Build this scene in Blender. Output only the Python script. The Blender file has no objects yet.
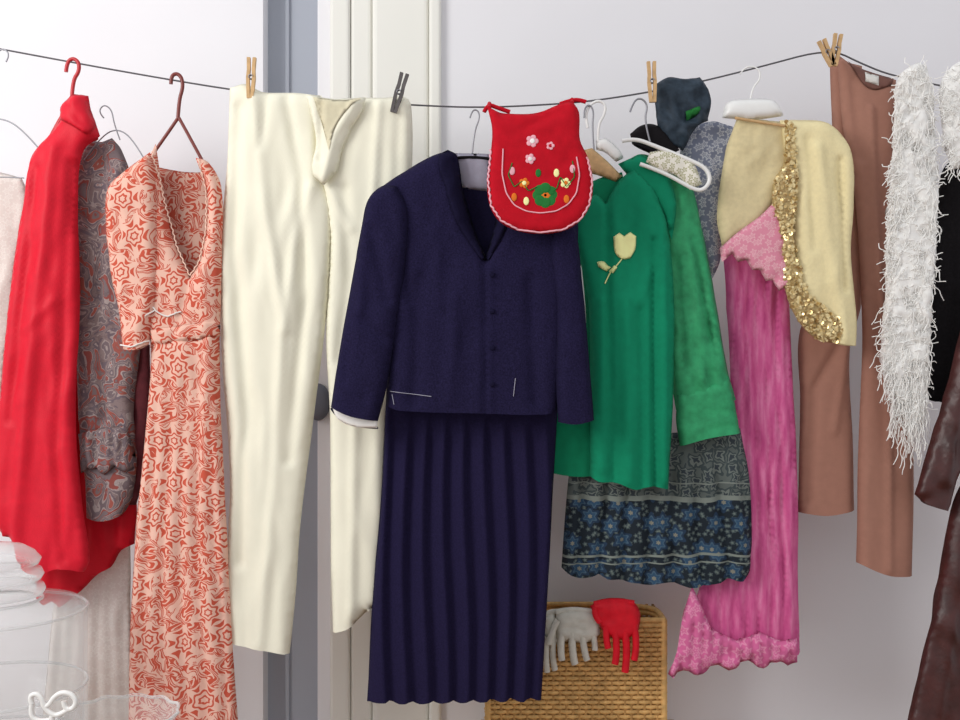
import bpy, math, random
import numpy as np
from mathutils import Vector, noise
from mathutils.geometry import delaunay_2d_cdt
random.seed(7)
S=480.0; D=2.2; ZC=1.35
scene=bpy.context.scene
scene.view_settings.view_transform='Standard'

def W(px,py,y,base=None):
    b=y if base is None else base
    k=(D+b)/D
    return ((px-480)/S*k, y, ZC-(py-360)/S*k)
def lin(c):
    return tuple(((v/255)/12.92 if v/255<=0.04045 else ((v/255+0.055)/1.055)**2.4) for v in c)+(1.0,)

# ---------------- materials ----------------
class NT:
    def __init__(s,name):
        s.m=bpy.data.materials.new(name); s.m.use_nodes=True
        s.t=s.m.node_tree; s.n=s.t.nodes; s.b=s.n['Principled BSDF']
        tc=s.n.new('ShaderNodeTexCoord'); s.co=tc.outputs['Object']
    def link(s,a,b): s.t.links.new(a,b)
    def math(s,op,a,b=None,c=None):
        n=s.n.new('ShaderNodeMath'); n.operation=op
        for i,v in enumerate((a,b,c)):
            if v is None: continue
            if isinstance(v,(int,float)): n.inputs[i].default_value=v
            else: s.link(v,n.inputs[i])
        return n.outputs[0]
    def noise(s,scale,detail=2,vec=None,dist=0):
        n=s.n.new('ShaderNodeTexNoise'); n.inputs['Scale'].default_value=scale; n.inputs['Detail'].default_value=detail
        n.inputs['Distortion'].default_value=dist
        s.link(vec or s.co,n.inputs['Vector']); return n.outputs['Fac']
    def mapv(s,scale=(1,1,1),rot=(0,0,0),vec=None):
        n=s.n.new('ShaderNodeMapping'); n.inputs['Scale'].default_value=scale; n.inputs['Rotation'].default_value=rot
        s.link(vec or s.co,n.inputs['Vector']); return n.outputs[0]
    def mix(s,f,a,b,mode='MIX'):
        n=s.n.new('ShaderNodeMix'); n.data_type='RGBA'; n.blend_type=mode
        for k,v in ((0,f),(6,a),(7,b)):
            if isinstance(v,(int,float)): n.inputs[k].default_value=v
            elif isinstance(v,tuple): n.inputs[k].default_value=v
            else: s.link(v,n.inputs[k])
        return n.outputs[2]
    def ramp(s,f,stops,const=False):
        n=s.n.new('ShaderNodeValToRGB'); e=n.color_ramp.elements
        if const: n.color_ramp.interpolation='CONSTANT'
        while len(e)<len(stops): e.new(0.5)
        for i,(p,c) in enumerate(stops):
            e[i].position=p; e[i].color=c if len(c)==4 else lin(c)
        s.link(f,n.inputs[0]); return n.outputs[0]
    def xz(s):
        sp=s.n.new('ShaderNodeSeparateXYZ'); s.link(s.co,sp.inputs[0])
        cb=s.n.new('ShaderNodeCombineXYZ'); s.link(sp.outputs[0],cb.inputs[0]); s.link(sp.outputs[2],cb.inputs[1])
        return cb.outputs[0],sp.outputs
    def flower(s,scale,petals=6,amp=0.25,rand=0.7,warp=0.0,wscale=0.8,spiral=0.0,stretch=None):
        v,_=s.xz()
        if stretch: v=s.mapv(stretch,vec=v)
        if warp:
            nn=s.n.new('ShaderNodeTexNoise'); nn.inputs['Scale'].default_value=scale*wscale; s.link(v,nn.inputs['Vector'])
            ma=s.n.new('ShaderNodeVectorMath'); ma.operation='MULTIPLY_ADD'
            s.link(nn.outputs['Color'],ma.inputs[0]); ma.inputs[1].default_value=(warp,warp,0); s.link(v,ma.inputs[2]); v=ma.outputs[0]
        vo=s.n.new('ShaderNodeTexVoronoi'); vo.voronoi_dimensions='2D'; vo.inputs['Scale'].default_value=scale
        vo.inputs['Randomness'].default_value=rand; s.link(v,vo.inputs['Vector'])
        sub=s.n.new('ShaderNodeVectorMath'); sub.operation='SUBTRACT'; s.link(v,sub.inputs[0]); s.link(vo.outputs['Position'],sub.inputs[1])
        sp=s.n.new('ShaderNodeSeparateXYZ'); s.link(sub.outputs[0],sp.inputs[0])
        th=s.math('ARCTAN2',sp.outputs[1],sp.outputs[0])
        if spiral: th=s.math('ADD',th,s.math('MULTIPLY',vo.outputs['Distance'],spiral))
        w=s.math('MULTIPLY',s.math('COSINE',s.math('MULTIPLY',th,float(petals))),amp)
        return s.math('MULTIPLY',vo.outputs['Distance'],s.math('ADD',w,1.0)),vo.outputs['Color']
    def finish(s,col,rough=0.9,bump=0.1,bscale=450,sheen=0.0,spec=0.2,metal=0,alpha=1,trans=0):
        if isinstance(col,tuple): s.b.inputs['Base Color'].default_value=col
        else: s.link(col,s.b.inputs['Base Color'])
        s.b.inputs['Roughness'].default_value=rough; s.b.inputs['Metallic'].default_value=metal
        s.b.inputs['Specular IOR Level'].default_value=spec; s.b.inputs['Sheen Weight'].default_value=sheen
        s.b.inputs['Alpha'].default_value=alpha; s.b.inputs['Transmission Weight'].default_value=trans
        if bump:
            bn=s.n.new('ShaderNodeBump'); bn.inputs['Strength'].default_value=bump; bn.inputs['Distance'].default_value=0.003
            s.link(s.noise(bscale,3),bn.inputs['Height']); s.link(bn.outputs[0],s.b.inputs['Normal'])
        return s.m
def fabric(name,c,var=0.05,nscale=60,**k):
    t=NT(name); c=lin(c)
    d=tuple(v*(1-var) for v in c[:3])+(1,); l=tuple(min(1,v*(1+var)) for v in c[:3])+(1,)
    col=t.ramp(t.noise(nscale,4),[(0.3,d),(0.7,l)])
    return t.finish(col,**k)

M={}
M['red']=fabric('red_satin',(214,22,46),rough=0.55,spec=.25,bump=.2)
M['redback']=fabric('red_satin_back',(196,12,34),rough=0.6)
M['cream']=fabric('cream_cotton',(240,237,218),var=0.02,nscale=20)
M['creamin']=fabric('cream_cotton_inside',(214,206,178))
M['navy']=fabric('navy_wool',(33,29,58),var=0.35,nscale=350,bump=0.3,spec=0.08,bscale=500)
M['navyedge']=fabric('navy_wool_edge',(25,22,47),var=0.2,nscale=300,spec=0.08)
M['navyskirt']=fabric('navy_wool_skirt',(34,29,60),var=0.2,nscale=300,bump=0.2,spec=0.1,bscale=500)
M['lining']=fabric('pale_lining',(164,162,178))
M['white']=fabric('white_thread',(250,249,246),var=0.02)
M['offwhite']=fabric('offwhite_cloth',(232,230,226))
M['braid']=fabric('pale_peach_braid',(238,206,188))
M['green']=fabric('green_crepe',(14,134,98),var=0.06)
M['greendk']=fabric('green_crepe_dark',(10,120,84),var=0.08)
M['greenlt']=fabric('green_chiffon',(52,152,102),var=0.18,nscale=55,rough=0.6)
M['yellow']=fabric('yellow_felt',(254,250,178))
M['stem']=fabric('pale_green_felt',(235,240,170))
M['pinkdk']=fabric('pink_lining',(190,64,128))
M['camel']=fabric('tan_brown_twill',(168,122,106),var=0.04)
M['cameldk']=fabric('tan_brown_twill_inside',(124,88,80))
M['cardi']=fabric('cream_knit',(240,226,178),var=0.04,nscale=120,bump=0.25,bscale=260)
M['sheer']=fabric('beige_gauze',(220,205,162),var=0.06,nscale=100,bump=0.2)
M['black']=fabric('black_wool',(20,17,20),var=0.3,nscale=200)
M['leather']=fabric('brown_leather',(70,32,30),var=0.3,nscale=30,rough=0.4,spec=0.5,bscale=120,bump=0.2)
M['slate']=fabric('dark_slate_lycra',(48,60,72),var=0.3,nscale=90,rough=0.6)
M['maroon']=fabric('dark_maroon',(92,40,46),var=0.2)
M['hookred']=fabric('red_hanger_plastic',(188,30,40),rough=0.35,bump=0,spec=0.5)
M['hookbrown']=fabric('brown_hanger_plastic',(120,48,42),rough=0.35,bump=0,spec=0.5)
M['plastic']=fabric('white_hanger_plastic',(240,240,238),var=0.02,rough=0.3,bump=0,spec=0.5)
M['wire']=fabric('grey_wire',(150,150,156),rough=0.4,bump=0,metal=0.6)
M['rope']=fabric('grey_line_cord',(92,90,94),rough=0.8)
M['wood']=fabric('peg_wood',(204,168,122),var=0.15,nscale=80,rough=0.6)
M['woodgrey']=fabric('weathered_peg',(96,92,92),var=0.15,rough=0.6)
M['wicker']=fabric('wicker_cane',(216,174,112),var=0.2,nscale=60,rough=0.5)
M['wickerdk']=fabric('wicker_dark_cane',(184,142,88),var=0.2,nscale=60,rough=0.6)  # darker cane tone for the basket stakes and inner board
M['glove']=fabric('grey_white_kid',(210,208,198),var=0.08)
M['glovered']=fabric('red_glove_leather',(210,22,40),var=0.1,rough=0.5)
M['orange']=fabric('orange_embroidery',(228,120,40)); M['embgreen']=fabric('green_embroidery',(40,120,56)); M['embblue']=fabric('dark_embroidery',(60,50,90))
M['pinklt']=fabric('pink_embroidery',(240,176,188)); M['table']=fabric('painted_table_wood',(214,210,206),rough=0.5)
M['feltred']=fabric('red_felt_bag',(190,14,34),var=0.08,bump=0.2)

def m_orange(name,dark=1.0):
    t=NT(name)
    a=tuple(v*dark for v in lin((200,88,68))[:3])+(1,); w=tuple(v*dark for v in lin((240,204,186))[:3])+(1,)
    f,c=t.flower(9.5,6,0.12,0.95,0.03,1.5)
    rings=t.ramp(f,[(0,w),(0.05,a),(0.085,w),(0.14,a),(0.175,w),(0.20,a),(0.285,w),(0.325,a)],True)
    fp,_=t.flower(9.5,6,0.55,0.95,0.03,1.5)
    pet=t.math('MULTIPLY',t.math('LESS_THAN',fp,0.25),t.math('GREATER_THAN',f,0.2))
    rings=t.mix(pet,rings,w)
    f2,_=t.flower(22,2,0.5,1.0,0.05,.9,6.0)
    fill=t.ramp(f2,[(0,a),(0.10,w),(0.19,a),(0.30,w),(0.39,a),(0.50,w),(0.58,a),(0.72,w)],True)
    f3,_=t.flower(20,3,0.5,1.0,0.03,1,3.0)
    fill=t.mix(t.math('LESS_THAN',f3,0.13),fill,w)
    col=t.mix(t.math('LESS_THAN',f,0.345),fill,rings)
    col=t.mix(0.22,col,a)
    return t.finish(col)
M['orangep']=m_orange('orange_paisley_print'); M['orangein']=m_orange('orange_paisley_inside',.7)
def m_pais():
    t=NT('rust_grey_abstract_print')
    n=t.noise(17,1.5,None,1.6)
    col=t.ramp(n,[(0,(120,108,112)),(0.34,(150,70,62)),(0.39,(170,158,156)),(0.42,(112,100,106)),(0.47,(164,152,150)),(0.49,(134,118,118)),(0.54,(104,94,104)),(0.58,(168,154,152)),(0.60,(158,78,66)),(0.66,(120,104,106)),(0.70,(150,70,62))],True)
    f2,_=t.flower(34,5,0.35,1.0,0.02)
    col=t.mix(t.ramp(f2,[(0,(170,170,170)),(0.16,(0,0,0)),(0.3,(120,120,120)),(0.38,(0,0,0))],True),col,lin((90,70,76)))
    col=t.mix(.2,col,lin((128,106,104)))
    return t.finish(col)
M['pais']=m_pais()
def m_skirt():
    t=NT('blue_floral_border_print')
    v,sp=t.xz()
    f,c=t.flower(21,6,0.22,0.85)
    fl=t.ramp(f,[(0,(130,130,120)),(0.08,(52,80,106)),(0.2,(72,96,116)),(0.26,(42,60,82)),(0.38,(32,40,50))],True)
    f2,_=t.flower(75,5,0.2,1)
    sm=t.ramp(f2,[(0,(104,116,112)),(0.16,(70,82,86)),(0.32,(34,42,50))],True)
    base=t.mix(t.math('LESS_THAN',f,0.38),sm,fl)
    f3,_=t.flower(40,4,0.3,1,0.03)
    light=t.ramp(f3,[(0,(60,68,74)),(0.2,(112,120,116)),(0.34,(66,76,78)),(0.55,(94,102,100))],True)
    z=sp[2]
    wob=t.math('MULTIPLY',t.noise(9,1),0.02)
    z=t.math('ADD',z,wob)
    def band(lo,hi): return t.math('MULTIPLY',t.math('GREATER_THAN',z,lo),t.math('LESS_THAN',z,hi))
    col=t.mix(band(1.07,1.30),base,light)
    line=lin((128,136,130))
    for lo,hi in ((1.064,1.074),(1.100,1.103),(0.949,0.954),(0.934,0.937)): col=t.mix(band(lo,hi),col,line)
    return t.finish(col)
M['skirtp']=m_skirt()
def m_lace(name,c,c2,sc=70,bump=.3):
    t=NT(name); f,_=t.flower(sc,5,0.3,0.9)
    return t.finish(t.ramp(f,[(0,c2),(0.12,c),(0.3,c2),(0.42,c)],False),bump=bump,bscale=150)
M['pinklace']=m_lace('pink_lace',(226,146,168),(240,190,198))
M['pinkruff']=m_lace('pink_ruffle_lace',(218,110,160),(234,156,188),45)
def m_pink():
    t=NT('pink_crinkle_chiffon')
    v=t.mapv((90,30,14))
    col=t.ramp(t.noise(1,4,v),[(0.3,(196,72,134)),(0.5,(214,96,152)),(0.72,(228,132,176))])
    return t.finish(col,rough=.6,bump=.3,bscale=140,spec=.3)
M['pink']=m_pink()
M['bluep']=m_lace('blue_white_print',(128,134,154),(204,206,212),60)
M['dotp']=m_lace('cream_dotted_trim',(236,232,220),(150,150,90),90)
M['laceW']=m_lace('white_sheer_lace',(222,210,204),(232,224,218),60,.1)
def m_gold():
    t=NT('gold_sequin'); col=t.ramp(t.noise(140,2),[(0.3,(206,172,110)),(0.7,(246,230,180))])
    return t.finish(col,rough=0.28,metal=0.7,bump=0)
M['gold']=m_gold()
M['goldbase']=fabric('gold_mesh',(190,166,116),var=0.2,nscale=200,rough=0.5)
def m_wall(name,c,r=.8):
    t=NT(name); c=lin(c); d=tuple(v*.97 for v in c[:3])+(1,)
    return t.finish(t.ramp(t.noise(3,4),[(0.3,d),(0.7,c)]),rough=r,bump=0.04,bscale=60)
M['wall']=m_wall('painted_plaster',(236,235,239))
M['trim']=m_wall('cream_gloss_trim',(238,237,230),.5)
M['door']=m_wall('blue_grey_paint',(172,177,188))
M['doordk']=m_wall('grey_paint',(120,122,134))
def m_glass(name,a):
    t=NT(name); t.finish(lin((236,240,240)),rough=0.06,bump=0,alpha=a,spec=0.8)
    lw=t.n.new('ShaderNodeLayerWeight'); lw.inputs[0].default_value=.3
    mp=t.n.new('ShaderNodeMapRange'); mp.inputs['To Min'].default_value=a*.35; mp.inputs['To Max'].default_value=min(1,a*3)
    t.link(lw.outputs['Facing'],mp.inputs['Value']); t.link(mp.outputs[0],t.b.inputs['Alpha']); return t.m
M['glass']=m_glass('clear_glass',.15); M['glassrim']=m_glass('glass_rim',.33)
def m_floor():
    t=NT('floor_boards'); w=t.mapv((6,1,1)); return t.finish(t.ramp(t.noise(3,4,w),[(0.3,(120,90,66)),(0.7,(160,124,92))]),rough=0.5)
M['floor']=m_floor()

# ---------------- geometry ----------------
def link(ob,parent=None):
    scene.collection.objects.link(ob)
    if parent: ob.parent=parent
    return ob
def group(name):
    e=bpy.data.objects.new(name,None); e.empty_display_size=0.05; scene.collection.objects.link(e); return e
def mesh(name,vs,fs,mat,parent=None,smooth=True):
    me=bpy.data.meshes.new(name); me.from_pydata(vs,[],fs); me.update()
    if smooth: me.polygons.foreach_set('use_smooth',[True]*len(me.polygons))
    me.materials.append(M[mat]); return link(bpy.data.objects.new(name,me),parent)
def box(name,x0,x1,y0,y1,z0,z1,mat,parent=None,bev=0):
    vs=[(x,y,z) for x in(x0,x1) for y in(y0,y1) for z in(z0,z1)]
    fs=[(0,1,3,2),(4,6,7,5),(0,4,5,1),(2,3,7,6),(0,2,6,4),(1,5,7,3)]
    o=mesh(name,vs,fs,mat,parent,False)
    if bev:
        b=o.modifiers.new('b','BEVEL'); b.width=bev; b.segments=3
    return o
def tube(name,pts,r,mat,parent=None,y=0,base=None,raw=False,cyc=False):
    cu=bpy.data.curves.new(name,'CURVE'); cu.dimensions='3D'; cu.bevel_depth=r; cu.bevel_resolution=2 if r<.0016 else 3; cu.use_fill_caps=True
    lists=pts if isinstance(pts[0],list) else [pts]
    for L in lists:
        sp=cu.splines.new('NURBS'); sp.points.add(len(L)-1)
        for i,p in enumerate(L):
            if raw: w=p
            else:
                yy=p[2] if len(p)>2 else y
                w=W(p[0],p[1],yy,base)
            sp.points[i].co=(*w,1)
        sp.order_u=3; sp.use_endpoint_u=True; sp.use_cyclic_u=cyc; sp.resolution_u=6
    cu.materials.append(M[mat]); return link(bpy.data.objects.new(name,cu),parent)

def smooth_outline(P,step,corner=50):
    P=[np.array(p[:2],float) for p in P]; n=len(P); out=[]
    ang=[]
    for i in range(n):
        a=P[i]-P[i-1]; b=P[(i+1)%n]-P[i]
        c=np.dot(a,b)/(np.linalg.norm(a)*np.linalg.norm(b)+1e-9); ang.append(math.degrees(math.acos(max(-1,min(1,c)))))
    def tan(i,seg):
        if ang[i]>corner: return seg
        t=P[(i+1)%n]-P[i-1]; return t/(np.linalg.norm(t)+1e-9)*np.linalg.norm(seg)
    for i in range(n):
        j=(i+1)%n; s=P[j]-P[i]; L=np.linalg.norm(s); k=max(1,int(round(L/step)))
        m0=tan(i,s); m1=tan(j,s)
        for q in range(k):
            t=q/k; h00=2*t**3-3*t*t+1; h10=t**3-2*t*t+t; h01=-2*t**3+3*t*t; h11=t**3-t*t
            out.append(h00*P[i]+h10*m0+h01*P[j]+h11*m1)
    return np.array(out)
def segdist(X,A,B):
    d=np.full(len(X),1e9)
    for a,b in zip(A,B):
        ab=b-a; t=np.clip(((X-a)@ab)/(ab@ab+1e-9),0,1); q=a+t[:,None]*ab
        d=np.minimum(d,np.hypot(*(X-q).T))
    return d
def inside(X,P):
    c=np.zeros(len(X),bool); x,y=X.T
    for (x1,y1),(x2,y2) in zip(P,np.roll(P,-1,0)):
        m=((y1>y)!=(y2>y))
        if y1==y2: continue
        c^= m & (x<(x2-x1)*(y-y1)/(y2-y1)+x1)
    return c
def ridge(x,y,z):
    a=noise.noise(Vector((x,y,z))); return 0.55-math.sqrt(a*a+0.003)*2.2
class Cloth:
    def __init__(s,name,outline,y,mat,parent=None,thick=8,edge=14,folds=(),wr=(2.0,14,90),pleat=None,step=4,back=0.5,on=None,off=1.5,corner=50,seed=0,hem=None,ang=0):
        s.on=on; s.y=y if on is None else on.root().y; s.off=off; s.thick=thick; s.edge=edge; s.folds=folds; s.wr=wr; s.pleat=pleat; s.seed=seed; s.ang=math.radians(ang)
        if hem is None: hem=(thick>=6 and on is None)
        B=smooth_outline(outline,step,corner); s.B=B
        Bn=np.roll(B,-1,0); area=0.5*np.sum(B[:,0]*Bn[:,1]-Bn[:,0]*B[:,1])
        dx=(Bn-B)[:,0]*(1 if area>0 else -1); dy=np.abs((Bn-B)[:,1])
        ymid=B[:,1].min()+0.55*(B[:,1].max()-B[:,1].min())
        s.hemseg=(dx<0)&(np.abs(dx)>1.1*dy)&(B[:,1]>ymid) if hem else np.zeros(len(B),bool)
        s.A=B[~s.hemseg]; s.Bn=Bn[~s.hemseg]
        lo=B.min(0); hi=B.max(0); g=[]; r=0; yy=lo[1]+step*.5
        while yy<hi[1]:
            xx=lo[0]+(step*.5 if r%2 else 0)
            while xx<hi[0]: g.append((xx,yy)); xx+=step
            yy+=step*.87; r+=1
        G=np.array(g).reshape(-1,2)
        if len(G): G=G[inside(G,B)]
        if len(G):
            d=segdist(G,B,Bn); G=G[d>step*.55]
        nb=len(B); A=np.vstack([B,G]) if len(G) else B
        v,e,f,ov,oe,of=delaunay_2d_cdt([Vector(p) for p in A.tolist()],[(i,(i+1)%nb) for i in range(nb)],[],0,1e-4)
        V=np.array([tuple(p) for p in v]); F=np.array([t for t in f if len(t)==3])
        C=V[F].mean(1); F=F[inside(C,B)]
        hv=s.hemseg & np.roll(s.hemseg,1)
        isb=np.array([any(q<nb and not hv[q] for q in o) for o in ov])
        onb=np.array([any(q<nb for q in o) for o in ov])
        pil,fo=s.H(V,isb,onb)
        k=(D+s.y)/D
        X=(V[:,0]-480)/S*k; Z=ZC-(V[:,1]-360)/S*k
        yb=np.full(len(V),s.y)
        if on is not None: yb=on.Y(V)-off/S
        yf=yb-(pil+fo)/S; ybk=yb+(pil*back-fo)/S
        vs=list(zip(X.tolist(),yf.tolist(),Z.tolist())); n=len(V); bi=np.arange(n)
        for i in range(n):
            if not isb[i]: bi[i]=len(vs); vs.append((float(X[i]),float(ybk[i]),float(Z[i])))
        fs=[]
        for a,b,c in F.tolist():
            p,q,r=V[a],V[b],V[c]
            cr=(q[0]-p[0])*(r[1]-p[1])-(q[1]-p[1])*(r[0]-p[0])
            if cr<0: b,c=c,b
            fs.append((a,c,b))
            if not (isb[a] and isb[b] and isb[c]): fs.append((int(bi[a]),int(bi[b]),int(bi[c])))
        s.ob=mesh(name,vs,fs,mat,parent)
    def root(s): return s if s.on is None else s.on.root()
    def H(s,V,isb=None,onb=None):
        d=segdist(V,s.A,s.Bn)
        ins=inside(V,s.B)
        if onb is not None: ins=ins|onb
        d=np.where(ins|(d<1e-3),d,0)
        if isb is not None: d=np.where(isb,0,d)
        u=np.clip(d/s.edge,0,1); pil=s.thick*np.sqrt(np.clip(1-(1-u)**2,0,1))
        fo=np.zeros(len(V))
        for pts,w,a in s.folds:
            P=np.array(pts,float); dd=segdist(V,P[:-1],P[1:]); fo+=a*np.exp(-(dd/w)**2)
        amp,sx,sy=s.wr
        if amp:
            ca,sa=math.cos(s.ang),math.sin(s.ang); q=[]
            for x,yy in V:
                X,Y=x*ca+yy*sa,-x*sa+yy*ca
                X+=6*noise.noise(Vector((x/45,yy/60,s.seed+2.2)))
                m=0.6+0.8*noise.noise(Vector((x/60,yy/80,s.seed+5)))
                q.append(m*(ridge(X/sx/1.6+s.seed,Y/sy,s.seed*3.1)+0.45*ridge(X/sx*1.2,Y/sy*1.6,s.seed+9)))
            fo+=amp*np.array(q)
        if s.pleat:
            per,a,y0,y1,x0,spread=s.pleat[:6]
            yy=V[:,1]; fan=1+spread*np.clip(yy-y0,0,None)
            ph=(V[:,0]-x0)/(per*fan)+0.15*np.sin(yy/60.0+V[:,0]/37.0)
            if len(s.pleat)>6:   # knife pleats: slow rise, sharp step
                fr=ph-np.floor(ph); sh=np.where(fr<.82,fr/.82,(1-fr)/.18)-.5
            else: sh=np.abs(np.sin(np.pi*ph))**0.7-0.5
            fo+=a*sh*np.clip((yy-y0)/max(1,(y1-y0)),0.12,1)
        return pil,fo
    def Y(s,V):
        V=np.asarray(V,float).reshape(-1,2); pil,fo=s.H(V)
        b=np.full(len(V),s.y) if s.on is None else s.on.Y(V)-s.off/S
        return b-(pil+fo)/S
    def pt(s,px,py,off=1.0):
        y=float(s.Y([(px,py)])[0])-off/S
        return W(px,py,y,s.root().y)
def line_on(name,cl,pts,r,mat,parent,off=1.0,step=6,jit=0):
    P=np.array(pts,float); out=[]
    for a,b in zip(P[:-1],P[1:]):
        k=max(1,int(np.linalg.norm(b-a)/step))
        for q in range(k): out.append(a+(b-a)*q/k)
    out.append(P[-1])
    out=[(p[0]+(jit if i%2 else -jit),p[1]) for i,p in enumerate(out)]
    return tube(name,[cl.pt(p[0],p[1],off) for p in out],r,mat,parent,raw=True)

# ---------------- room ----------------
WY=0.32
def wx(px,y): return (px-480)/S*(D+y)/D
box('wall_left',-2.6,wx(263,WY),WY,WY+.12,0,2.7,'wall')
box('wall_back',wx(440,WY),2.6,WY,WY+.12,0,2.7,'wall')
dr=group('door_1')
box('door_slab',wx(255,WY+.06),wx(345,WY+.06),WY+.06,WY+.1,0.01,2.7,'door',dr)
box('door_stile',wx(317,WY+.03),wx(332,WY+.03),WY+.035,WY+.06,0.01,2.7,'wall',dr,.004)
box('door_rail',wx(285,WY+.05),wx(289,WY+.05),WY+.052,WY+.06,0.01,2.7,'door',dr,.002)
def disc(name,c,r,t,mat,parent,seg=32,sq=1.0):
    vs=[];fs=[]
    prof=[(0,-t),(r*.6,-t),(r*.92,-t*.7),(r,0)]
    for i in range(seg):
        a=2*math.pi*i/seg
        for (rr,yy) in prof[1:]: vs.append((c[0]+rr*math.cos(a),c[1]+yy,c[2]+rr*sq*math.sin(a)))
    vs.append((c[0],c[1]-t,c[2])); n=3
    for i in range(seg):
        j=(i+1)%seg
        for k in range(n-1): fs.append((i*n+k,i*n+k+1,j*n+k+1,j*n+k))
        fs.append((i*n,j*n,len(vs)-1))
    return mesh(name,vs,fs,mat,parent)
disc('door_knob',W(318,402,WY+.03),.03,.025,'doordk',dr,sq=1.5)
tr=group('trim_1')
box('casing_inner',wx(330,WY),wx(350,WY),WY-.006,WY+.1,0,2.7,'trim',tr,.008)
box('casing_step',wx(350,WY),wx(372,WY),WY-.0,WY+.1,0,2.7,'trim',tr,.01)
box('casing_face',wx(372,WY-.01),wx(429,WY-.01),WY-.012,WY+.1,0,2.7,'trim',tr,.012)
box('casing_outer',wx(429,WY-.02),wx(441,WY-.02),WY-.022,WY+.1,0,2.7,'trim',tr,.008)
box('floor',-2.6,2.6,-4,WY+.12,-.05,0,'floor')
box('baseboard_back',wx(446,WY),2.6,WY-.02,WY,0,.12,'trim')

# ---------------- line ----------------
cl=[(-200,20,.3),(-120,26,.05),(0,49,0),(130,73,0),(250,93,0),(330,100,0),(410,105,0),(480,108,0),(560,104,0),(600,100,0),(650,92,0),(700,82,0),(760,67,0),(830,48,0),(862,64,0),(895,77,0),(1000,97,0),(1120,110,.3)]
tube('clothesline',cl,.0018,'rope')
def peg(px,py,ang,mat='wood',y=-0.004,L=40,close=.35):
    g=group('clothes_peg')
    c=Vector(W(px,py,y)); a=math.radians(ang)
    for sgn,nm in((-1,'prong_a'),(1,'prong_b')):
        prof=[(-L*.5,1.2),(-L*.35,1.6),(0,2.2+close),(L*.2,1.6+close),(L*.5,1.3+3.5*close)]
        vs=[]; w=.0045
        for (u,o) in prof:
            for oo in (o-1.2,o+2.0):
                for yy in(-w,w):
                    x=sgn*oo/S; z=u/S
                    vs.append((c.x+x*math.cos(a)+z*math.sin(a),c.y+yy,c.z-x*math.sin(a)+z*math.cos(a)))
        fs=[]
        for i in range(4):
            b=i*4; n=b+4
            fs+=[(b,b+1,n+1,n),(b+2,n+2,n+3,b+3),(b,n,n+2,b+2),(b+1,b+3,n+3,n+1)]
        fs+=[(0,2,3,1),(16,17,19,18)]
        mesh(nm,vs,fs,mat,g,False)
    coil=[(c.x+.004*math.cos(t),c.y-.007+.014*t/18,c.z+.004*math.sin(t)+.002) for t in np.linspace(0,18,50)]
    tube('spring',coil,.0009,'wire',g,raw=True)
peg(251,78,2,y=-.035); peg(399,93,16,'woodgrey',y=-.035); peg(652,82,-2,y=-.035); peg(836,50,8,L=32); peg(827,53,-24,L=28)

# ---------------- red jacket ----------------
g=group('red_jacket')
Cloth('back_panel',[(60,130),(105,150),(125,300),(128,420),(137,505),(134,544),(122,550),(112,566),(98,574),(84,588),(62,606),(54,600),(46,604),(36,598),(40,400)],.085,'redback',g,thick=6,wr=(5,12,80),seed=3)
c=Cloth('front_and_sleeve',[(66,104),(84,96),(92,112),(100,136),(84,152),(78,200),(80,300),(76,420),(82,500),(90,560),(84,572),(62,567),(40,573),(18,562),(12,540),(0,530),(-10,490),(0,400),(8,310),(22,210),(32,155),(50,134),(60,122)],0,'red',g,thick=11,edge=18,
   folds=[([(58,150),(48,250),(30,420),(20,540)],6,5),([(75,165),(66,300),(60,450),(66,560)],4,-5),([(40,170),(26,300),(14,420)],4,-4),([(30,330),(60,300)],4,2)],wr=(4.5,13,90),seed=1,ang=4)
Cloth('collar',[(62,108),(72,95),(90,97),(93,112),(98,128),(92,138),(76,128),(64,122)],0,'red',g,thick=3,edge=5,step=3,on=c,off=4,folds=[([(72,104),(80,118),(92,130)],3,-2)],wr=(.5,10,20))
h=group('red_coat_hanger')
tube('hook',[(66,72),(67,62),(73,58),(79,62),(79,72),(73,80),(72,96)],.004,'hookred',h,y=0)
tube('arms',[(44,152),(60,120),(72,104),(85,120),(96,140)],.006,'hookred',h,y=.025)

g=group('sheer_blouse')
Cloth('body',[(-40,178),(-5,172),(22,178),(30,200),(20,250),(10,330),(0,420),(-40,420)],.12,'laceW',g,thick=4,wr=(3,12,60))
h=group('wire_coat_hanger')
tube('arms',[(-60,150),(-20,120),(5,118),(25,132),(40,150)],.0016,'wire',h,y=.06)
tube('hook',[(6,62),(10,55),(4,48),(-3,52),(-2,70),(-8,118)],.0016,'wire',h,y=.0)
tube('crossbar',[(-60,178),(0,176),(24,178)],.0014,'wire',h,y=.06)

# ---------------- paisley blouse ----------------
g=group('paisley_blouse')
Cloth('inner_lining',[(110,330),(150,345),(150,420),(143,480),(136,505),(118,505),(112,450)],.06,'maroon',g,thick=4,edge=10)
c=Cloth('body',[(84,150),(92,140),(102,142),(112,138),(122,150),(132,180),(138,270),(140,350),(134,400),(136,470),(126,510),(108,520),(86,518),(84,470),(80,430),(76,330),(74,200),(77,165)],.045,'pais',g,thick=7,wr=(6,12,55),seed=5,folds=[([(104,160),(100,300),(104,420)],4,-5),([(120,170),(124,320)],4,3)])
Cloth('cuff_ruffle',[(79,434),(100,428),(130,425),(138,466),(128,472),(118,466),(108,474),(96,468),(82,473)],.03,'pais',g,thick=4,edge=8,pleat=(9,5,420,440,80,0),step=3,on=c)
h=group('wire_coat_hanger')
tube('hook',[(104,118),(98,112),(104,104),(112,110),(114,124),(120,140)],.0014,'wire',h,y=.03)
tube('arms',[(84,160),(102,134),(122,128),(140,150),(150,170)],.0014,'wire',h,y=.03)

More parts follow.
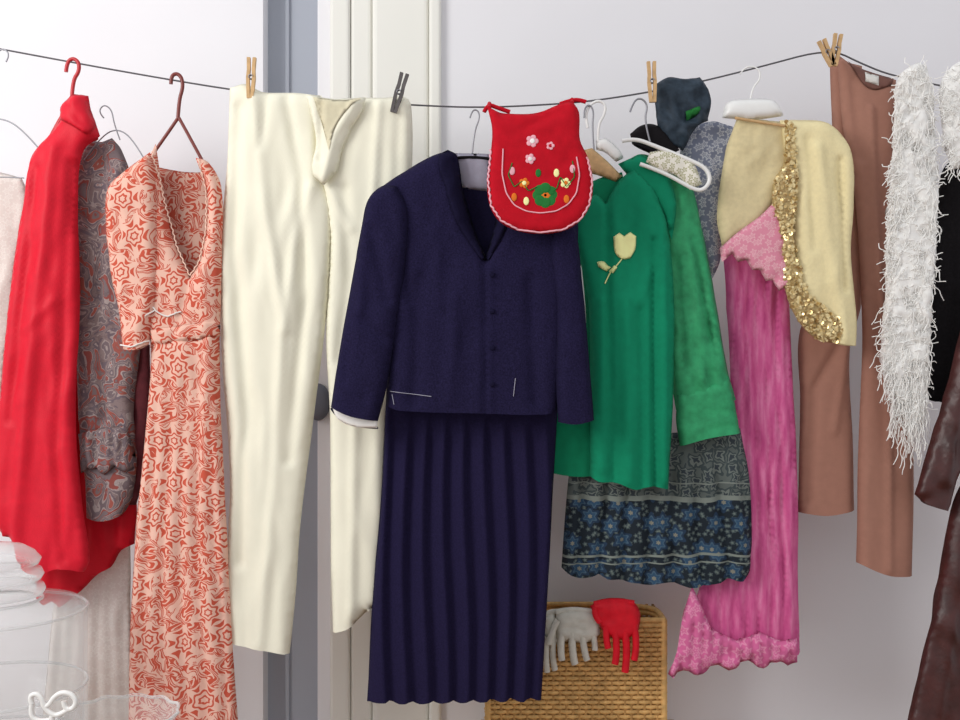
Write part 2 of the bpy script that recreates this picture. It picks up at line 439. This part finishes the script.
# ---------------- orange dress ----------------
g=group('orange_paisley_maxi_dress')
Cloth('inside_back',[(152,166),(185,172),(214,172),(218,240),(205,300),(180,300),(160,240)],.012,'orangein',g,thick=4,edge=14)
sk=Cloth('skirt',[(151,338),(219,330),(222,420),(227,520),(233,640),(240,745),(205,748),(165,744),(129,745),(131,620),(136,520),(146,430),(150,380)],-.03,'orangep',g,thick=9,edge=16,pleat=(13,6,335,480,185,0.0014),wr=(4,16,130),seed=2)
bo=Cloth('bodice',[(146,162),(156,144),(164,195),(172,238),(190,278),(200,262),(206,230),(206,190),(196,158),(208,162),(221,186),(222,250),(220,338),(152,345),(140,300),(130,220),(136,170)],-.03,'orangep',g,thick=8,edge=12,folds=[([(190,285),(175,340)],4,-3),([(205,270),(206,330)],5,3)],wr=(3,12,50),seed=4)
sl=Cloth('sleeve',[(150,152),(154,170),(158,220),(156,300),(149,344),(136,350),(123,349),(118,310),(110,265),(106,215),(109,188),(124,172)],-.045,'orangep',g,thick=9,edge=14,wr=(4,14,50),seed=6,ang=-8)
Cloth('waistband',[(151,330),(185,325),(220,320),(221,336),(186,342),(151,348)],0,'orangep',g,thick=1.5,edge=4,step=3,on=bo,off=1)
line_on('neck_braid',bo,[(153,152),(161,180),(168,215),(176,245),(190,276),(199,262),(206,232),(206,190),(200,160)],.0013,'braid',g,jit=1.0,step=3,off=.2)
line_on('bust_braid',sl,[(148,316),(156,310)],.0016,'offwhite',g)
line_on('bust_braid_b',bo,[(154,306),(162,314),(170,317),(182,312)],.0016,'offwhite',g,jit=.8,step=3)
line_on('cuff_braid',sl,[(122,345),(135,347),(149,341)],.0016,'offwhite',g,jit=.8,step=3)
h=group('brown_coat_hanger')
tube('hook',[(171,84),(171,76),(177,73),(182,78),(183,88),(179,100),(178,118)],.004,'hookbrown',h,y=0)
tube('arms',[[(178,118),(170,130),(150,158)],[(179,118),(188,134),(202,160)]],.0035,'hookbrown',h,y=-.005)

# ---------------- cream trousers ----------------
g=group('cream_trousers')
ll=Cloth('left_leg',[(230,88),(246,84),(262,92),(300,93),(322,96),(320,140),(325,180),(332,205),(331,260),(325,330),(312,430),(301,520),(296,590),(290,653),(255,646),(220,638),(226,560),(230,480),(222,360),(220,250),(227,160)],-.01,'cream',g,thick=10,edge=14,
  folds=[([(256,96),(266,200),(285,320),(276,480),(262,645)],5,4),([(240,110),(236,250),(248,400),(240,560)],6,-5),([(288,100),(302,180),(306,300),(290,460)],5,-5),([(312,190),(296,250),(288,330)],5,3),([(268,100),(262,150)],3,-2)],wr=(3.5,18,120),seed=8)
rl=Cloth('right_leg',[(316,100),(360,98),(385,98),(404,97),(411,104),(412,170),(405,260),(392,420),(378,600),(366,612),(350,626),(333,632),(331,560),(330,420),(326,330),(330,240),(322,185),(316,150)],-.012,'cream',g,thick=10,edge=14,
  folds=[([(380,105),(374,200),(358,330),(352,620)],4,4),([(345,190),(350,280),(340,360)],6,-4),([(400,120),(396,200)],4,-3),([(330,190),(352,230)],4,3)],wr=(3.5,18,120),seed=9)
fl=Cloth('fly_flap',[(306,94),(334,99),(366,97),(362,112),(352,128),(342,150),(336,172),(324,186),(312,172),(316,140)],-.042,'cream',g,thick=5,edge=8,step=3,wr=(1.5,12,40),folds=[([(356,104),(336,135),(324,182)],4,4),([(322,104),(320,160)],3,-4)])
Cloth('waist_inside',[(314,98),(340,101),(362,99),(348,112),(336,130),(330,152),(324,130)],0,'creamin',g,thick=.6,edge=3,step=3,on=fl,off=.8,wr=(0,1,1))

# ---------------- navy suit ----------------
g=group('navy_skirt')
hem=[(541,699)]
x=530; i=0
while x>376: hem.append((x,698+ (2 if i%2 else 0)+1.5*math.sin(x/30))); x-=10; i+=1
sk=Cloth('pleated_skirt',[(386,400),(558,402),(555,460),(548,580)]+hem+[(367,701),(372,600),(381,500)],-.03,'navyskirt',g,thick=9,edge=14,pleat=(20,10,400,440,470,0.0,1),wr=(1.5,30,150),corner=30,seed=3,step=3)
g=group('navy_jacket')
Cloth('neck_lining',[(452,153),(490,154),(492,192),(474,190),(462,188)],-.07,'lining',g,thick=2,edge=6,hem=False)
Cloth('inner_facing',[(452,165),(500,165),(504,215),(488,270),(466,225)],-.066,'navyedge',g,thick=2,edge=6,hem=False)
jb=Cloth('body',[(440,153),(400,174),(380,188),(380,240),(388,300),(386,405),(400,410),(484,413),(545,414),(558,410),(562,380),(568,300),(578,240),(572,200),(530,168),(492,156),(490,180),(498,215),(486,260),(473,232),(461,190),(452,156)],-.09,'navy',g,thick=12,edge=18,
  folds=[([(485,264),(485,412)],2.2,-4),([(489,264),(489,412)],3,2),([(420,280),(415,400)],6,-4),([(455,300),(450,400)],6,3),([(530,280),(535,400)],6,-4),([(395,200),(410,300)],5,-3)],wr=(3,22,70),seed=11)
Cloth('collar',[(440,156),(448,150),(457,156),(463,190),(474,228),(486,258),(482,261),(468,242),(456,222),(450,206),(446,190),(440,172)],0,'navyedge',g,thick=2,edge=4,step=3,on=jb,off=1.5,wr=(0,1,1),corner=70)
Cloth('lapel',[(490,178),(500,190),(507,206),(508,220),(502,238),(488,261),(486,258),(496,216)],0,'navyedge',g,thick=2,edge=4,step=3,on=jb,off=1.5,wr=(0,1,1),corner=70)
Cloth('sleeve_1',[(382,186),(396,186),(408,210),(406,260),(396,330),(386,390),(378,421),(352,416),(331,407),(338,360),(350,290),(362,225),(368,200)],-.11,'navy',g,thick=11,edge=16,folds=[([(372,230),(388,300)],5,-4),([(362,320),(385,340)],5,-3),([(356,260),(346,380)],5,-3)],wr=(3,15,60),seed=12)
Cloth('sleeve_2',[(556,205),(574,225),(583,290),(590,370),(594,420),(575,424),(558,422),(556,380),(556,300),(550,250)],-.11,'navy',g,thick=10,edge=12,wr=(3,14,50),seed=13)
Cloth('cuff_lining',[(331,404),(352,412),(378,418),(377,428),(356,427),(338,419)],-.108,'white',g,thick=2,edge=3,step=2,wr=(0,1,1),hem=False)
tube('cuff_back_edge',[(331,408),(338,419),(356,427),(378,428)],.0022,'navyedge',g,y=-.104)
for n,p in (('pocket_stitch_1',[(391,391),(432,396)]),('pocket_stitch_2',[(515,378),(513,396)]),('pocket_edge',[(393,394),(395,404)])):
    line_on(n,jb,p,.0007,'lining',g,off=.8)
for yy in (276,312,348,384): disc('button',jb.pt(492,yy,.4),.0055,.003,'navyedge',g,20)
h=group('black_coat_hanger')
tube('hook',[(470,118),(472,110),(478,110),(480,118),(474,132),(472,156)],.0016,'wire',h,y=-.02)
tube('arms',[(395,184),(440,160),(472,156),(510,162),(560,192)],.003,'black',h,y=-.075)

# ---------------- red embroidered bag ----------------
g=group('embroidered_red_bag')
bg=Cloth('pouch',[(487,106),(500,112),(518,114),(540,112),(560,104),(572,101),(579,112),(580,140),(588,158),(593,182),(590,205),(580,221),(563,231),(540,234),(518,231),(500,222),(490,206),(487,180),(491,150),(492,128)],-.155,'feltred',g,thick=5,edge=10,wr=(2,25,25),hem=False,folds=[([(500,114),(525,128),(562,110)],4,-3)])
line_on('scalloped_edge',bg,[(491,150),(488,180),(491,206),(501,221),(518,230),(540,233),(563,230),(580,220),(589,205),(592,182),(587,158)],.0018,'pinklt',g,off=.4,jit=.9,step=3)
line_on('white_arch',bg,[(503,150),(502,175),(506,194),(514,206),(526,212),(540,214),(556,212),(568,205),(576,194),(579,176),(576,158)],.0013,'pinklt',g,off=.6)
line_on('vine_a',bg,[(512,164),(508,176),(514,188),(522,182),(528,192),(536,188)],.001,'embgreen',g,off=.6,step=3)
line_on('vine_b',bg,[(572,162),(574,178),(566,188),(560,178),(556,190),(552,192)],.001,'embgreen',g,off=.6,step=3)
tube('strap_1',[(484,112),(488,104),(498,108),(510,112)],.0042,'feltred',g,y=-.12)
tube('strap_2',[(560,104),(572,100),(580,100),(586,102)],.0042,'feltred',g,y=-.12)
tube('loop_1',[(489,108,-.15),(489,103,-.08),(490,104,.004),(490,108,.006)],.004,'feltred',g); tube('loop_2',[(572,103,-.15),(572,99,-.08),(572,100,.004),(572,104,.006)],.004,'feltred',g)
def blossom(nm,px,py,r,mat,n=6,core='yellow'):
    for i in range(n):
        a=2*math.pi*i/n; disc(nm,bg.pt(px+r*.62*math.cos(a),py+r*.62*math.sin(a),.3),r*.42/S,.001,mat,g,12)
    disc(nm+'_core',bg.pt(px,py,.6),r*.42/S,.0013,core,g,12)
blossom('centre_flower',545,196,12,'embgreen',8,'orange'); blossom('centre_ring',545,196,5,'yellow',6,'embblue')
blossom('flower',532,142,6,'pinklt',5,'white'); blossom('flower_b',530,160,5,'pinklt',5,'offwhite')
blossom('flower_c',550,147,4,'pinklt',5,'feltred'); blossom('flower_d',524,184,5,'orange',5,'yellow'); blossom('flower_e',565,184,5,'yellow',5,'orange')
for px,py,mt in ((512,172,'pinklt'),(572,170,'pinklt'),(556,174,'yellow'),(514,198,'orange'),(526,202,'yellow'),(566,200,'orange'),(538,174,'embgreen')):
    disc('petal',bg.pt(px,py,.4),2.6/S,.0011,mt,g,12,1.5)

# ---------------- green blouse ----------------
g=group('green_blouse')
Cloth('back_panel',[(578,225),(600,260),(606,474),(575,476),(538,470),(546,430),(560,395),(585,360)],.0,'greendk',g,thick=6,wr=(4,13,80),seed=15)
Cloth('chiffon_sleeve',[(624,162),(642,154),(666,162),(690,182),(702,230),(716,300),(728,370),(736,400),(700,410),(676,410),(668,360),(664,300),(658,220),(640,190)],.0,'greenlt',g,thick=10,edge=16,hem=False,folds=[([(680,200),(695,300),(700,380)],4,4),([(690,240),(712,340)],3,-4),([(675,260),(684,370)],3,-4),([(700,250),(720,370)],3,3)],wr=(6,7,60),seed=16,ang=-8)
Cloth('sleeve_cuff',[(678,392),(700,386),(728,376),(734,400),(740,433),(708,438),(680,446),(676,420)],-.012,'greenlt',g,thick=6,edge=8,wr=(2,30,15))
gb=Cloth('front_panel',[(586,200),(596,194),(606,202),(620,180),(634,168),(655,190),(668,230),(674,300),(673,400),(668,489),(650,486),(635,489),(615,482),(598,481),(590,476),(590,420),(588,300),(574,240),(568,215)],-.035,'green',g,thick=8,edge=12,
   folds=[([(606,200),(612,480)],3,-4),([(652,240),(654,488)],2.5,-6),([(663,250),(664,480)],3,4),([(625,300),(628,480)],5,4),([(600,300),(600,470)],4,3),([(640,310),(641,488)],3,-4),([(672,200),(640,300)],3,2)],wr=(3.5,12,140),seed=17)
Cloth('neck_inside',[(584,186),(600,178),(622,172),(626,190),(606,210),(590,205)],-.02,'greendk',g,thick=2,edge=5,hem=False)
Cloth('shoulder_fold',[(618,164),(640,154),(662,166),(676,200),(672,240),(655,200),(632,180)],-.03,'green',g,thick=5,edge=8,hem=False)
Cloth('tulip_applique',[(612,238),(618,234),(623,237),(629,233),(635,237),(634,250),(629,259),(621,260),(614,254)],0,'yellow',g,thick=1,edge=3,step=2,on=gb,wr=(0,1,1))
line_on('tulip_stem',gb,[(622,258),(616,266),(610,272),(604,284)],.0014,'stem',g)
Cloth('leaf_1',[(596,263),(602,262),(610,268),(606,272),(598,268)],0,'stem',g,thick=1,edge=2,step=2,on=gb,wr=(0,1,1))
Cloth('leaf_2',[(608,272),(613,266),(616,268),(612,274)],0,'stem',g,thick=1,edge=2,step=2,on=gb,wr=(0,1,1))
h=group('wooden_coat_hanger')
Cloth('arm',[(584,150),(592,148),(606,160),(622,176),(616,182),(600,176),(584,172)],-.025,'wood',h,thick=3,edge=5,step=3,wr=(0,1,1))
tube('hook',[(584,118),(584,108),(590,104),(594,112),(592,126),(594,150)],.0018,'wire',h,y=-.01)
h=group('white_coat_hanger')
tube('hook',[(588,128),(585,116),(590,104),(600,100),(606,106),(604,116),(598,124),(598,142)],.003,'plastic',h,y=-.005)
Cloth('arms',[(596,140),(606,138),(618,148),(624,158),(616,162),(604,152),(596,150)],-.005,'plastic',h,thick=3,edge=4,step=3,wr=(0,1,1))
h=group('white_coat_hanger')
tube('arms',[[(622,141),(634,138),(655,146),(690,160),(706,168),(711,180),(704,190),(694,190),(664,172),(640,164)]],.0042,'plastic',h,y=-.05)
tube('hook',[(630,112),(634,100),(642,98),(648,106),(644,120),(650,142)],.002,'wire',h,y=-.02)
g=group('dotted_neck_scarf')
Cloth('band',[(650,152),(668,150),(692,162),(702,184),(690,190),(676,176),(658,170),(646,162)],-.048,'dotp',g,thick=3,edge=6,step=3)

# ---------------- floral border skirt ----------------
g=group('floral_border_skirt')
he=[(751,566)]+[(x,579+2.5*math.sin(x/9.0)+ (4 if 640<x<720 else 0)-(5 if x<600 else 0)) for x in range(742,566,-8)]+[(561,566)]
Cloth('tiered_skirt',[(572,440),(740,428),(747,470),(751,520)]+he+[(566,500)],.03,'skirtp',g,thick=8,edge=12,pleat=(22,10,440,480,650,0.001),wr=(5,13,90),corner=40,seed=19)

# ---------------- small things on the line ----------------
g=group('dark_swim_shorts')
c=Cloth('body',[(656,84),(668,77),(682,79),(700,77),(710,95),(709,120),(696,128),(684,150),(668,142),(658,128),(655,100)],-.0,'slate',g,thick=6,edge=10,step=3,wr=(6,12,18),seed=20,hem=False)
Cloth('green_badge',[(685,112),(699,108),(697,115),(686,121)],0,'embgreen',g,thick=1,edge=3,step=3,on=c,off=1.5,wr=(0,1,1))
g=group('black_beret')
Cloth('crown',[(630,134),(640,126),(652,124),(664,130),(680,150),(662,156),(644,150),(632,144)],-.0,'black',g,thick=7,edge=12,step=3,wr=(1,20,20))
g=group('blue_print_blouse')
Cloth('body',[(682,134),(700,124),(718,122),(742,130),(738,160),(724,180),(720,260),(712,280),(698,220),(690,180),(680,155)],.045,'bluep',g,thick=6,edge=10,wr=(5,14,30))

# ---------------- pink dress ----------------
g=group('pink_evening_dress')
Cloth('underskirt',[(728,300),(780,300),(790,450),(794,640),(760,650),(712,640),(722,560),(732,470)],.085,'pinkdk',g,thick=4)
ps=Cloth('skirt',[(722,248),(745,236),(784,225),(788,300),(793,400),(797,500),(797,600),(800,652),(770,660),(740,655),(706,655),(688,640),(698,590),(714,540),(727,470),(730,400),(726,300)],.06,'pink',g,thick=8,edge=12,pleat=(9,5,250,300,755,0.0012),wr=(5,8,140),seed=22)
rh=[(797,662)]+[(x,664+4*math.sin(x/5.0)+12*max(0,(740-x)/70)) for x in range(788,672,-5)]
Cloth('lace_ruffle',[(692,586),(702,606),(712,628),(736,640),(760,632),(780,640),(797,638)]+rh+[(668,674),(676,650),(682,618)],.03,'pinkruff',g,thick=4,edge=8,pleat=(9,6,590,620,730,0.002),wr=(5,8,22),corner=40,seed=23)
Cloth('lace_bodice',[(787,188),(792,240),(793,294),(785,288),(779,291),(773,280),(766,281),(760,270),(752,270),(746,260),(738,262),(732,254),(722,262),(720,248),(738,232),(760,216),(772,204)],-.022,'pinklace',g,thick=2,edge=6,hem=False,wr=(3,9,30),ang=25)
# ---------------- sequin cardigan ----------------
g=group('sequined_cardigan')
Cloth('left_panel',[(737,118),(785,122),(792,150),(782,190),(762,222),(742,236),(722,248),(717,215),(726,150)],-.0,'sheer',g,thick=6,edge=10,wr=(4,14,40),ang=20,hem=False)
cr=Cloth('right_sleeve',[(780,120),(820,121),(838,130),(852,155),(854,200),(851,250),(857,322),(856,346),(838,344),(808,330),(796,290),(790,200)],-.01,'cardi',g,thick=9,edge=14,folds=[([(815,150),(826,240),(842,340)],5,4),([(838,160),(842,290)],3,-5),([(806,140),(812,250)],4,-3)],wr=(3.5,14,90),seed=25)
so=[(785,120),(795,126),(797,180),(794,240),(806,285),(824,308),(846,322),(844,343),(818,340),(796,318),(784,285),(780,240),(772,205),(774,180),(783,165)]
sb=Cloth('sequin_band',so,-.02,'goldbase',g,thick=7,edge=9,wr=(2,14,14),hem=False)
pts=[]; bb_=np.array(so); lo=bb_.min(0); hi=bb_.max(0)
while len(pts)<760:
    p=np.array([[random.uniform(lo[0],hi[0]),random.uniform(lo[1],hi[1])]])
    if inside(p,sb.B)[0]: pts.append(p[0])
pts=np.array(pts); ys=sb.Y(pts); vs=[];fs=[]
for p,yy in zip(pts,ys):
    w=Vector(W(p[0],p[1],yy-.0025,-.02)); n=Vector((random.gauss(0,.45),-1,random.gauss(0,.45))).normalized()
    a=n.orthogonal().normalized(); b=n.cross(a); r=random.choice((1.3,1.6,2.2))/S; k=len(vs)
    for i in range(8): t=i*math.pi/4; vs.append(tuple(w+a*r*math.cos(t)+b*r*math.sin(t)))
    fs.append(tuple(range(k,k+8)))
mesh('sequins',vs,fs,'gold',g,False)
h=group('padded_coat_hanger')
Cloth('padding',[(726,104),(734,100),(770,99),(778,104),(784,116),(752,120),(722,118)],-.01,'plastic',h,thick=7,edge=9,step=3,wr=(0,1,1),hem=False)
tube('hook',[(740,74),(744,68),(752,66),(760,70),(760,80),(752,88),(750,102)],.002,'plastic',h,y=0)
tube('wooden_arm',[(735,118),(760,122),(785,126)],.003,'wood',h,y=-.02)

# ---------------- brown trousers ----------------
g=group('brown_trousers')
Cloth('left_leg',[(830,58),(862,66),(868,200),(862,300),(850,350),(853,440),(854,510),(826,515),(798,512),(800,400),(800,330),(822,300),(832,180)],.085,'camel',g,thick=7,edge=12,folds=[([(838,345),(812,390),(806,500)],5,-4),([(845,350),(832,430)],4,3)],wr=(2,18,120),seed=27)
br=Cloth('right_leg',[(836,54),(858,68),(896,80),(895,200),(900,330),(913,450),(912,576),(885,574),(856,562),(858,450),(862,330),(855,200),(842,120)],.055,'camel',g,thick=8,edge=12,folds=[([(868,110),(874,250),(886,400),(886,570)],2.5,4),([(850,80),(858,160)],4,-3)],wr=(2,18,120),seed=28)
Cloth('waist_inside',[(846,62),(862,70),(892,80),(888,88),(870,92),(858,84)],0,'cameldk',g,thick=.6,edge=3,step=3,on=br,off=.8,wr=(0,1,1))
Cloth('label',[(862,74),(876,78),(875,88),(862,84)],0,'offwhite',g,thick=.6,edge=2,step=3,on=br,off=2,wr=(0,1,1))

# ---------------- white fringed shawl ----------------
def strands(name,poly,n,y,parent,L=(16,44),mat='white',r=.0009,sg=.35,curl=2.5,dy=(.010,.030)):
    P=np.array(poly,float); lo=P.min(0); hi=P.max(0); ls=[]; cxm=P[:,0].mean()
    while len(ls)<n:
        p=np.array([[random.uniform(lo[0],hi[0]),random.uniform(lo[1],hi[1])]])
        if not inside(p,P)[0]: continue
        x,yy=p[0]; l=random.uniform(*L); a=random.gauss(0,sg)+(x-cxm)*.004; q=[]; d=y-random.uniform(*dy); ph=random.uniform(0,6); N=max(5,int(l/4))
        for i in range(N):
            t=i/(N-1)
            q.append((x+l*t*math.sin(a)+curl*math.sin(ph+i*1.7),yy+l*t*math.cos(a)+curl*.5*math.cos(ph+i*2.1),d+.003*math.cos(ph+i*1.7)+.006*t))
        ls.append(q)
    return tube(name,ls,r,mat,parent)
g=group('white_fringed_shawl')
p1=[(900,74),(918,62),(930,74),(934,130),(938,200),(932,300),(928,380),(922,425),(905,435),(892,405),(880,365),(884,300),(886,240),(892,150),(895,88)]
Cloth('knitted_body',p1,.0,'white',g,thick=9,edge=12,wr=(9,8,12),seed=30,hem=False)
strands('yarn_loops',p1,1300,0,g,L=(5,14),sg=1.4,curl=1.8,dy=(.014,.028))
strands('yarn_fringe',p1,380,0,g,L=(14,30),sg=.22,curl=1.6)
p2=[(940,84),(955,64),(985,56),(985,165),(950,170),(942,130)]
Cloth('knitted_end',p2,.0,'white',g,thick=9,edge=12,wr=(7,8,12),seed=31,hem=False)
strands('yarn_fringe_end',p2,420,0,g,L=(5,16),sg=1.0,curl=1.8)
strands('long_tassels',[(884,350),(930,350),(924,430),(905,440),(892,410)],200,0,g,L=(20,38),sg=.14,curl=1.4)
# ---------------- black coat, leather coat ----------------
g=group('black_coat')
Cloth('sleeve',[(946,165),(990,140),(1000,380),(958,396),(938,402),(920,392),(921,320),(927,240),(936,200)],.05,'black',g,thick=10,edge=14,wr=(3,14,60))
g=group('brown_leather_coat')
Cloth('sleeve',[(1000,240),(975,290),(958,340),(942,400),(914,494),(926,504),(948,511),(962,470),(1000,440)],-.02,'leather',g,thick=10,edge=14,wr=(6,16,60),folds=[([(962,360),(940,480)],5,4)])
Cloth('body',[(958,490),(1000,440),(1000,750),(900,750),(918,670),(936,590),(946,530)],-.0,'leather',g,thick=10,edge=16,wr=(6,16,90),folds=[([(960,520),(948,620),(930,730)],6,5)])

# ---------------- stool, basket, gloves ----------------
def table(name,x0,x1,y0,y1,z,mat='table'):
    t=group(name); box('top',x0,x1,y0,y1,z-.025,z,mat,t,.004)
    for i,(a,b) in enumerate(((x0+.03,y0+.03),(x1-.03,y0+.03),(x0+.03,y1-.03),(x1-.03,y1-.03))): box('leg_%d'%(i+1),a-.018,a+.018,b-.018,b+.018,0,z-.025,mat,t,.003)
    box('apron',x0+.03,x1-.03,y0+.03,y0+.045,z-.09,z-.025,mat,t)
zt=0.50
table('wooden_stool',0.0,.46,.04,.3,zt,'wood')
g=group('wicker_basket')
bx0,bx1=wx(488,.11),wx(664,.11); by0,by1=.11,.26; bz0=zt+.002; bz1=W(0,620,.11)[2]
def weave(name,a,b,parent):
    a=Vector(a);b=Vector(b); L=(b-a).length; n=int(L/.014); d=(b-a)/n; nr=Vector((d.y,-d.x,0)).normalized()
    rows=int((bz1-bz0)/.0105); ls=[]
    for r in range(rows):
        z=bz0+.005+r*.0105; q=[]
        for i in range(n+1): q.append(tuple(a+d*i+nr*(.0042*(1 if (i+r)%2 else -1))+Vector((0,0,z))))
        ls.append(q)
    tube(name,ls,.0045,'wicker',parent,raw=True)
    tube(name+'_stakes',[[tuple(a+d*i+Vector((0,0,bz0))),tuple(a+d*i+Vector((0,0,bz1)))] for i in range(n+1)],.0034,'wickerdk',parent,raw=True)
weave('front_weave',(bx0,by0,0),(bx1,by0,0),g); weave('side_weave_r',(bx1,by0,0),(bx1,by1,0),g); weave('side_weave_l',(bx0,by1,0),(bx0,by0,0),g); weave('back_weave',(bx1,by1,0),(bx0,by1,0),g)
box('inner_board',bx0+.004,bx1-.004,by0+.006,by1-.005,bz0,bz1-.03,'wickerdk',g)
for k,(zz,rr) in enumerate(((bz1,.006),(bz1-.011,.005),(bz0+.004,.005))):
    tube('rim_%d'%k,[(bx0,by0,zz),(bx0+.003,by0-.001,zz),(bx1-.003,by0-.001,zz),(bx1,by0,zz),(bx1+.001,by0+.003,zz),(bx1,by1,zz),(bx0,by1,zz),(bx0,by0,zz)],rr,'wicker',g,raw=True)
for xx in (bx0,bx1): tube('corner_post',[(xx,by0,bz0),(xx,by0-.001,bz1)],.007,'wicker',g,raw=True)
def glove(name,palm,fingers,mat,y,cuff):
    g=group(name); Cloth('palm',palm,y,mat,g,thick=5,edge=8,step=3,wr=(3,8,8),hem=False)
    for i,(pts,r) in enumerate(fingers): tube('finger_%d'%(i+1),pts,r,mat,g,y=y-.004)
    tube('cuff_fold',cuff,.006,mat,g,y=y)
glove('white_glove',[(556,612),(580,608),(598,614),(600,634),(590,642),(572,642),(556,640)],[([(562,630),(560,650),(562,660)],.0075),([(572,632),(572,655),(575,664)],.008),([(582,632),(584,652),(587,660)],.0075),([(592,628),(595,642),(595,650)],.0065),([(558,620),(550,634),(549,644)],.007)],'glove',.08,[(556,612),(575,607),(598,613)])
glove('white_glove',[(542,616),(554,611),(560,630),(557,645),(545,640)],[([(547,636),(545,655),(547,672)],.007),([(553,638),(552,660),(555,670)],.007),([(544,628),(540,645),(540,658)],.006),([(557,632),(561,648),(560,656)],.006),([(560,616),(565,626),(566,634)],.006)],'glove',.09,[(543,616),(552,610),(559,612)])
glove('red_glove',[(590,606),(602,599),(630,600),(640,612),(638,634),(620,640),(604,632)],[([(634,625),(638,645),(634,660)],.0075),([(625,632),(628,652),(625,672)],.008),([(615,632),(618,650),(615,664)],.0075),([(606,626),(606,640),(608,648)],.007),([(596,608),(593,614),(600,622)],.007)],'glovered',.065,[(594,604),(612,599),(634,603)])

# ---------------- bottom-left corner ----------------
tz=.60
table('side_table',-1.35,-.52,-.45,-.02,tz)
def lathe(name,c,prof,mat,parent,seg=48):
    vs=[];fs=[];n=len(prof)
    for i in range(seg):
        a=2*math.pi*i/seg
        for r,z in prof: vs.append((c[0]+r*math.cos(a),c[1]+r*math.sin(a),c[2]+z))
    for i in range(seg):
        j=(i+1)%seg
        for k in range(n-1): fs.append((i*n+k,j*n+k,j*n+k+1,i*n+k+1))
    return mesh(name,vs,fs,mat,parent)
g=group('glass_jar')
cx=W(-5,0,-.2)[0]; zn=W(0,602,-.2)[2]-tz; R=.165
lathe('body',(cx,-.2,tz),[(0,.004),(R*.9,.002),(R,.02),(R,zn-.02),(R*.94,zn-.006),(.085,zn),(.08,zn+.006),(.077,zn),(R*.9,zn-.012),(R*.96,zn-.025),(R*.96,.02),(0,.012)],'glass',g)
for i,(rr,zz) in enumerate(((R,zn-.016),(R*1.0,.02),(.084,zn+.004),(R,zn*.45))):
    tube('rim_%d'%i,[(cx+rr*math.cos(t),-.2+rr*math.sin(t),tz+zz) for t in np.linspace(0,2*math.pi,40)],.0028,'glassrim',g,raw=True)
g2=group('glass_jar_lid')
zl=tz+zn+.008
lathe('lid',(cx,-.2,zl),[(.07,0),(.086,.004),(.09,.014),(.086,.022),(.07,.026),(.082,.032),(.087,.042),(.082,.052),(.066,.056),(.078,.062),(.082,.072),(.07,.086),(.05,.098),(.02,.104),(0,.105)],'glassrim',g2)
g=group('white_scroll_candelabra')
def Q(p): return [W(a,b,-.40) for a,b in p]
tube('scroll',[Q([(32,704),(29,697),(36,693),(42,698),(44,708),(50,704),(54,697),(62,692),(72,694),(77,702),(72,710),(64,708),(64,701)]),Q([(44,706),(52,716),(62,714),(70,708)]),Q([(32,704),(30,716),(40,722),(50,720)]),Q([(52,716),(52,735),(52,748)])],.0045,'plastic',g,raw=True)
c=W(52,745,-.40); lathe('base',(c[0],c[1],tz),[(0.0,c[2]-tz),(.02,c[2]-tz),(.03,.006),(.04,0)],'plastic',g)
g=group('glass_dish')
c=W(118,714,-.3); h0=c[2]-tz
lathe('dish',(c[0],c[1],tz),[(0,.003),(.05,0),(.06,.006),(.085,h0*.5),(.106,h0),(.102,h0+.002),(.08,h0*.55),(.05,.012),(0,.010)],'glass',g)
tube('dish_rim',[(c[0]+.105*math.cos(t)*(1+.02*math.cos(12*t)),c[1]+.105*math.sin(t),tz+h0+.002*math.cos(12*t)) for t in np.linspace(0,2*math.pi,120)],.003,'glassrim',g,raw=True)
g=group('pale_net_petticoat')
Cloth('net',[(60,560),(130,540),(132,640),(134,745),(40,745),(50,640)],.13,'laceW',g,thick=4,wr=(3,14,90),pleat=(12,4,560,620,100,.001))

# ---------------- lights & camera ----------------
w=bpy.data.worlds.new('World'); scene.world=w; w.use_nodes=True
w.node_tree.nodes['Background'].inputs[0].default_value=(.95,.955,.985,1); w.node_tree.nodes['Background'].inputs[1].default_value=.76
def area(name,loc,target,size,power,col,sy=None):
    l=bpy.data.lights.new(name,'AREA'); l.size=size; l.energy=power; l.color=col
    if sy: l.shape='RECTANGLE'; l.size_y=sy
    o=bpy.data.objects.new(name,l); scene.collection.objects.link(o); o.location=loc
    o.rotation_euler=(Vector(target)-Vector(loc)).to_track_quat('-Z','Y').to_euler()
area('window_daylight',(-2.1,-1.7,2.4),(-.1,.2,1.45),1.1,44,(1,.985,.95),1.4)
cam=bpy.data.cameras.new('camera'); cam.lens=36*D/2.0; co=bpy.data.objects.new('camera',cam); scene.collection.objects.link(co)
co.location=(0,-D,ZC); co.rotation_euler=(math.pi/2,0,0); scene.camera=co
